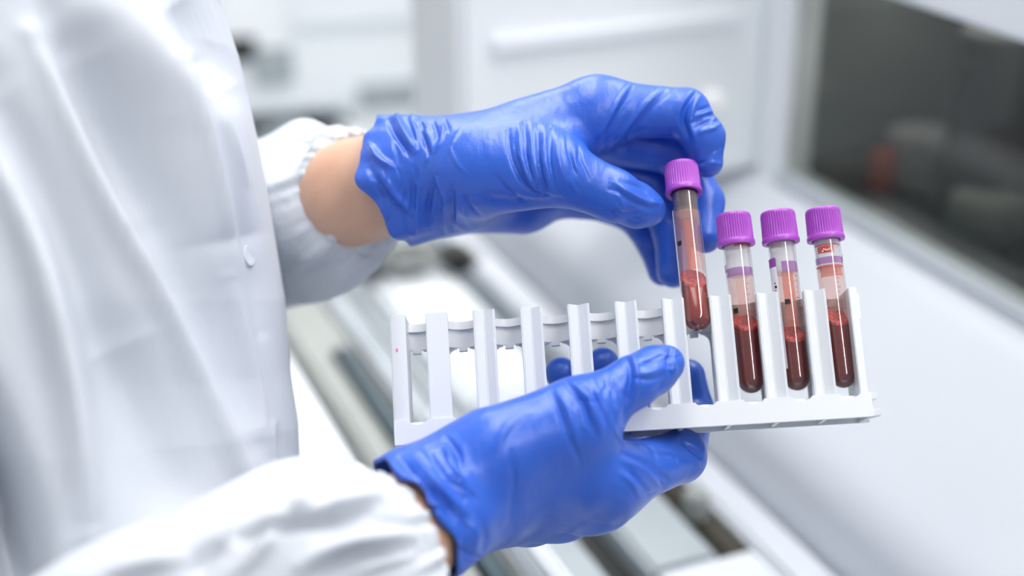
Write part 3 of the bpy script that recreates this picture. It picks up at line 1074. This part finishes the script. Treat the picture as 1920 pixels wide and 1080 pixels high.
def ex_common(t, lv, top=57.5):
    o = link('stopper', mesh_np('stopper', *lathe([(0.02 * mm, 62.6 * mm), (5.0 * mm, 62.6 * mm), (5.5 * mm, 63.6 * mm), (5.6 * mm, 67.5 * mm)], 40)), M['plug'], t, True, 50)
    link('stopper_tip', mesh_np('stopper_tip', *lathe([(0.02 * mm, 53 * mm), (4.4 * mm, 53 * mm), (5.2 * mm, 54 * mm), (5.4 * mm, 57 * mm), (5.4 * mm, 63 * mm)], 40)), M['plug'], t, True, 50)
    shell('blood_film', TR - .55, -180, 180, lv + 2, 54, M['film'], t, 40)
    shell('clear_label', TR + .06, -95, 95, lv + 5, 56, M['label'], t, 30)


def ex2(t, lv):
    ex_common(t, lv)
    shell('purple_band', TR - .3, -95, 90, 52.5, 56.5, M['band'], t, 30)
    shell('purple_band', TR + .12, -95, -70, 55, 58.5, M['band'], t, 6)
    shell('blood_ring', TR - .5, -20, 80, 66.0, 67.2, M['streak'], t, 14)
    shell('blood_smear', TR - .62, -30, 18, lv + 2, 51, M['film'], t, 10)
    rim_marks(t, -42, 37)
    grads(t, 12, 34, 51, 8, M['greyprint'])


def ex3(t, lv):
    ex_common(t, lv)
    shell('purple_band', TR - .3, -20, 85, 53, 58, M['band'], t, 30)
    shell('white_label', TR + .14, -120, -42, 10, 57, M['paper'], t, 14)
    shell('purple_band', TR + .2, -120, -42, 56, 60, mat('purple_print', lin(150, 76, 168), 0.5, 0.3), t, 14)
    for q, (z, h) in enumerate([(41.2, .8), (42.8, 1.3), (44.9, .6), (46.3, 1.2), (48.2, .7)]):
        shell('print_bar', TR + .2, -62, -50 if q % 2 else -55, z, z + h, M['black'], t, 4)
    shell('blood_smear', TR - .62, -25, 30, lv + 2, 53, M['streak'], t, 10)
    shell('blood_ring', TR - .5, -70, -10, 64.5, 66.8, M['film'], t, 14)
    rim_marks(t, -12, 39.5)
    grads(t, 30, 36, 51, 7, M['greyprint'])


def ex4(t, lv):
    ex_common(t, lv)
    red = mat('blood_drops', lin(196, 60, 40), 0.2, 0.5, bump=[(1200, .4, .001, (1, 1, 1))])
    shell('purple_band', TR - .3, -95, 95, 56, 59, M['band'], t, 30)
    shell('blood_ring', TR - .4, -95, 95, 54.2, 55.2, red, t, 30)
    shell('blood_smear', TR - .5, -60, 15, 60.8, 64.0, red, t, 14)
    shell('blood_ring', TR - .45, -80, 85, 64.2, 64.8, red, t, 30)
    for a, z in ((-28, 62.4), (-20, 62.1), (-12, 62.0), (-4, 62.2), (3, 62.6), (-34, 61.6)):
        bm = bmesh.new(); bmesh.ops.create_icosphere(bm, subdivisions=2, radius=.42 * mm)
        b = bm_obj('bubble', bm, M['peach'], t, smooth=True)
        b.location = ((TR - .45) * mm * math.sin(math.radians(a)), -(TR - .45) * mm * math.cos(math.radians(a)), z * mm)
    shell('blood_film', TR - .6, -60, 60, 50, 54.5, M['streak'], t, 12)
    shell('grey_label', TR + .2, 48, 88, 7, 35, M['grey'], t, 10)
    for q in range(11):
        shell('print_bar', TR + .26, 56, 64 + (q * 7) % 12, 11 + q * 1.9, 12 + q * 1.9, M['black'], t, 4)
    shell('purple_band', TR + .12, 70, 95, 57, 60, M['band'], t, 6)
    grads(t, 10, 36, 51, 8, M['greyprint'])


sample_tube(tube_mat((1276, 303, 28), (1310, 621, -4)), 'purple capped blood tube lifted between blue gloved thumb and finger', 25.5, M['blood_light'], ex1)
sample_tube(tube_mat((1374, 398, 14), (1411, 739, -2)), 'purple capped blood tube standing in rack, next to the lifted one', 32.5, M['blood'], ex2)
sample_tube(tube_mat((1457, 394, 14), (1497, 734, -2)), 'purple capped blood tube with white label edge, middle of the three standing tubes', 26.2, M['blood'], ex3)
sample_tube(tube_mat((1541, 389, 14), (1584, 729, -2)), 'purple capped blood tube at the free end of the rack, red droplets under its cap', 32.5, M['blood'], ex4)

# ------------------------------------------------------------------ laboratory background
VP = np.array([-1250 / FPX, 1216 / FPX, 1.0])
dd = Vector((VP[0], CP + VP[1] * SP, 0)).normalized()     # bench direction, away from the viewer
nn = Vector((dd.y, -dd.x, 0))                              # to the right of it


def on_h(x, y, h):
    """where the sight line through a pixel meets height h (metres)"""
    r = rot_w(np.array([(x - 960) / FPX, (540 - y) / FPX, 1.0]))
    t = (h - CAM_H) / r.z
    return Vector((0, 0, CAM_H)) + r * t


def on_plane(x, y, p0, n):
    r = rot_w(np.array([(x - 960) / FPX, (540 - y) / FPX, 1.0]))
    o = Vector((0, 0, CAM_H))
    return o + r * ((p0 - o).dot(n) / r.dot(n))


def bench_frame(o):
    m = Matrix((nn, dd, Vector((0, 0, 1)))).transposed().to_4x4()   # local x right, y away, z up
    m.translation = o
    return m


def sl(x, y, h):
    """bench coordinates (across, along) of a pixel at height h, about the analyser corner"""
    p = on_h(x, y, h) - QG
    return p.dot(nn), p.dot(dd)


Q = Vector(pw(1475, 315, 520))
QG = Vector((Q.x, Q.y, 0))
hq = Q.z
Ttop = on_plane(1760, 16, Q, nn).z
an = empty('blood_analyser', mat=bench_frame(QG))
tag(an, 'large white analyser with dark smoked window and sloping front at right', 'analyser')
HE = 0.92
s_edge, _ = sl(1500, 812, HE)
NEAR, FAR = -0.75, 0.02
# sloping front, as a rounded profile carried along the bench
prof = [(0.04, hq - 0.02), (-0.012, hq - 0.012), (-0.03, hq - 0.022)]
e = Vector((s_edge, HE))
for q in range(7):
    a = math.radians(35 + 60 * q / 6)
    prof.append((e.x + 0.05 - 0.05 * math.sin(a), e.y - 0.045 + 0.05 * math.cos(a)))
prof += [(e.x - 0.002, 0.86), (e.x - 0.002, 0.0), (0.04, 0.0)]
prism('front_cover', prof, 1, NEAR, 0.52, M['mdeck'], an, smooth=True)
# window wall: frame around a smoked pane, with the inside behind it
box('window_pane', (-0.004, NEAR, hq), (0.0, -0.004, Ttop), M['window'], an)
box('window_sill', (-0.012, NEAR, hq - 0.02), (0.012, 0.0, hq), M['msill'], an, bevel=0.003)
box('window_head', (-0.012, NEAR, Ttop), (0.4, 0.012, Ttop + 0.25), M['mwhite'], an, bevel=0.004)
box('window_jamb', (-0.012, -0.004, hq - 0.02), (0.02, 0.03, Ttop + 0.02), M['mwhite'], an, bevel=0.003)
box('chamber_back', (0.38, NEAR, hq - .02), (0.40, 0.03, Ttop), M['interior'], an)
box('chamber_end', (0.02, 0.01, hq - .02), (0.40, 0.03, Ttop), M['interior'], an)
box('chamber_floor', (0.012, NEAR, hq - .03), (0.40, 0.03, hq - .01), M['dark'], an)
bm = bmesh.new(); bmesh.ops.create_cone(bm, cap_ends=True, segments=40, radius1=.11, radius2=.11, depth=.17)
box('chamber_fill', (0.05, -0.7, Ttop - .012), (0.12, -0.02, Ttop - .002), mat('chamber_fill_glow', (1, 1, 1, 1), .5, emit=((1, 1, .97, 1), 5.0)), an)  # glowing strip added to brighten the dark inside behind the pane
o = bm_obj('carousel', bm, M['interior2'], an, bevel=.004); o.location = (0.17, -0.36, hq + 0.08)
def pot(xp, yp, sdepth, m_, h, w):
    p = on_plane(xp, yp, Q + nn * sdepth, nn) - QG
    bm = bmesh.new()
    bmesh.ops.create_cone(bm, cap_ends=True, segments=20, radius1=w, radius2=w * .9, depth=h)
    o = bm_obj('reagent_pot', bm, M[m_], an, bevel=.002); o.location = (sdepth, p.dot(dd), hq - 0.01 + h / 2)


pot(1650, 345, 0.06, 'red', .03, .012)
pot(1610, 200, 0.22, 'yellow', .13, .03)
pot(1570, 250, 0.12, 'dark', .05, .03)
pot(1720, 330, 0.10, 'interior2', .04, .03)
pot(1860, 250, 0.10, 'dark', .14, .035)
pot(1850, 400, 0.07, 'interior', .03, .03)
# end cabinet facing the viewer, left of the window
box('side_cabinet', (-0.27, 0.03, hq - 0.01), (0.02, 0.14, Ttop + 0.2), M['mpanel'], an, bevel=0.006)
pA = on_plane(915, 55, Q + dd * 0.03, dd) - QG
pB = on_plane(1392, 12, Q + dd * 0.03, dd) - QG
box('grip_rail', (pA.dot(nn), 0.025, pB.z - 0.018), (pB.dot(nn), 0.034, pB.z + 0.0), M['mwhite'], an, bevel=0.004)
pC = on_plane(1335, 185, Q + dd * 0.03, dd) - QG
bm = bmesh.new(); bmesh.ops.create_cone(bm, cap_ends=True, segments=24, radius1=.008, radius2=.007, depth=.008, matrix=Matrix.Rotation(math.pi / 2, 4, 'X'))
o = bm_obj('indicator_lamp', bm, mat('lit_indicator', (1, 1, 1, 1), .4, emit=((1, 1, 1, 1), 0.12)), an, bevel=.001); o.location = (pC.dot(nn), 0.026, pC.z)
pD = on_plane(1392, 372, Q + dd * -0.0, dd)

# conveyor bench lower down: rails run with the bench
HB = 0.85
tr = empty('conveyor_track', mat=bench_frame(QG))
tag(tr, 'long grey sample conveyor with parallel rails running behind the rack', 'conveyor')


SMAX = s_edge - 0.006


def rail(name, xl, xr, y, h0, h1, mt, along=(-1.0, 1.7), bevel=0.004):
    a, _ = sl(xl, y, h1); b, _ = sl(xr, y, h1)
    return box(name, (a, along[0], h0), (min(b, SMAX), along[1], h1), M[mt], tr, bevel=bevel)


print('SMAX', SMAX, [round(sl(x, 900, HB)[0], 3) for x in (880, 1010, 1085, 1215, 1290, 1310)])
rail('bench_top', 540, 1900, 800, HB - .06, HB - .03, 'grey')
rail('bench_cabinet', 560, 1900, 800, 0.0, HB - .06, 'mpanel')
rail('white_cover', 500, 638, 800, HB - .03, HB + .05, 'mwhite', bevel=.012)
rail('beige_rail', 650, 783, 800, HB - .03, HB + .01, 'beige')
rail('dark_channel', 715, 770, 800, HB + .005, HB + .014, 'teal', (-1.0, 0.12))
rail('steel_rail', 788, 838, 800, HB - .03, HB + .02, 'steel')
rail('grey_rail', 842, 915, 800, HB - .03, HB + .0, 'grey')
rail('white_tray_cover', 925, 1135, 800, HB - .03, HB + .02, 'mwhite', (-0.02, 0.235), bevel=.008)
rail('grey_rail', 925, 1095, 800, HB - .03, HB + .0, 'grey', (0.24, 1.7))
rail('brown_rail', 800, 895, 900, HB - .03, HB + .0, 'brown', (-1.0, -0.03))
rail('white_strip', 908, 936, 900, HB - .03, HB + .03, 'mwhite', (-1.0, -0.03))
rail('dark_rail', 945, 1060, 900, HB - .03, HB - .01, 'dark', (-1.0, -0.03))
rail('tray_rail', 1075, 1218, 900, HB - .03, HB + .01, 'grey', (-0.26, 1.7))
rail('dark_channel', 1222, 1290, 900, HB - .03, HB - .005, 'brown', (-0.26, -0.05))
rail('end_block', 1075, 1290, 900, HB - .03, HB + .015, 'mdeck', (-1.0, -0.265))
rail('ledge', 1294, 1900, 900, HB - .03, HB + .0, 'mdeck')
bm = bmesh.new(); bmesh.ops.create_cone(bm, cap_ends=True, segments=20, radius1=.010, radius2=.009, depth=.02)
o = bm_obj('screw_head', bm, M['beige'], tr, bevel=.002)
q_ = sl(1305, 955, HB); o.location = (q_[0] - 0.0, q_[1], HB + 0.004)

# ------------------------------------------------------------------ other instruments out of focus
def placed(name, xp, yp, dz, size, mt, label, cat, bevel=.01, rz=0, up=False):
    """box shaped instrument: its front lower centre sits on the sight line at that distance"""
    p = pw(xp, yp, dz)
    t = empty(name, mat=bench_frame(p) @ Matrix.Rotation(rz, 4, 'Z'))
    tag(t, label, cat)
    w, d, h = size
    box('casing', (-w / 2, 0, 0), (w / 2, d, h), M[mt], t, bevel=bevel)
    return t



def standing(name, xp, yp, h, w_px, d_mm, hgt_px, mt, label, cat, rz=0.0, parts=None, bevel=.01):
    """instrument standing at height h, front base centre at that pixel"""
    p = on_h(xp, yp, h)
    z = (p - Vector((0, 0, CAM_H))).length * 1000
    w, hg = w_px * z / FPX / 1000, hgt_px * z / FPX / 1000 / CP
    t = empty(name, mat=Matrix.Translation(p) @ Matrix.Rotation(rz, 4, 'Z'))
    tag(t, label, cat)
    box('casing', (-w / 2, 0, 0), (w / 2, d_mm / 1000, hg), M[mt], t, bevel=bevel)
    for (nm, a0, a1, b0, b1, m2) in (parts or []):
        box(nm, (-w / 2 + a0 * w, -0.006, b0 * hg), (-w / 2 + a1 * w, 0.004, b1 * hg), M[m2], t, bevel=.002)
    return t


HT = HB + 0.0205
rzb = math.atan2(-dd.x, dd.y)
standing('barcode_reader', 875, 522, HT, 80, 50, 40, 'dark', 'dark little box on the conveyor below the upper glove', 'scanner', rz=rzb)
standing('grey_drive_box', 775, 525, HT, 110, 160, 60, 'beige', 'olive grey box beside the dark little box on the conveyor', 'machine part', rz=rzb)
standing('far_instrument', 650, 210, HT, 460, 300, 330, 'mpanel', 'white blurred instrument on the far bench above the cuff', 'instrument', rz=0.25,
         parts=[('dark_slot', -.02, .16, .30, .42, 'dark'), ('grey_hatch', .14, .30, .18, .36, 'grey'), ('grey_panel', .55, .80, .0, .14, 'grey'), ('round_port', .92, .99, .25, .38, 'grey'), ('front_lid', .30, .98, .45, .95, 'mwhite')])
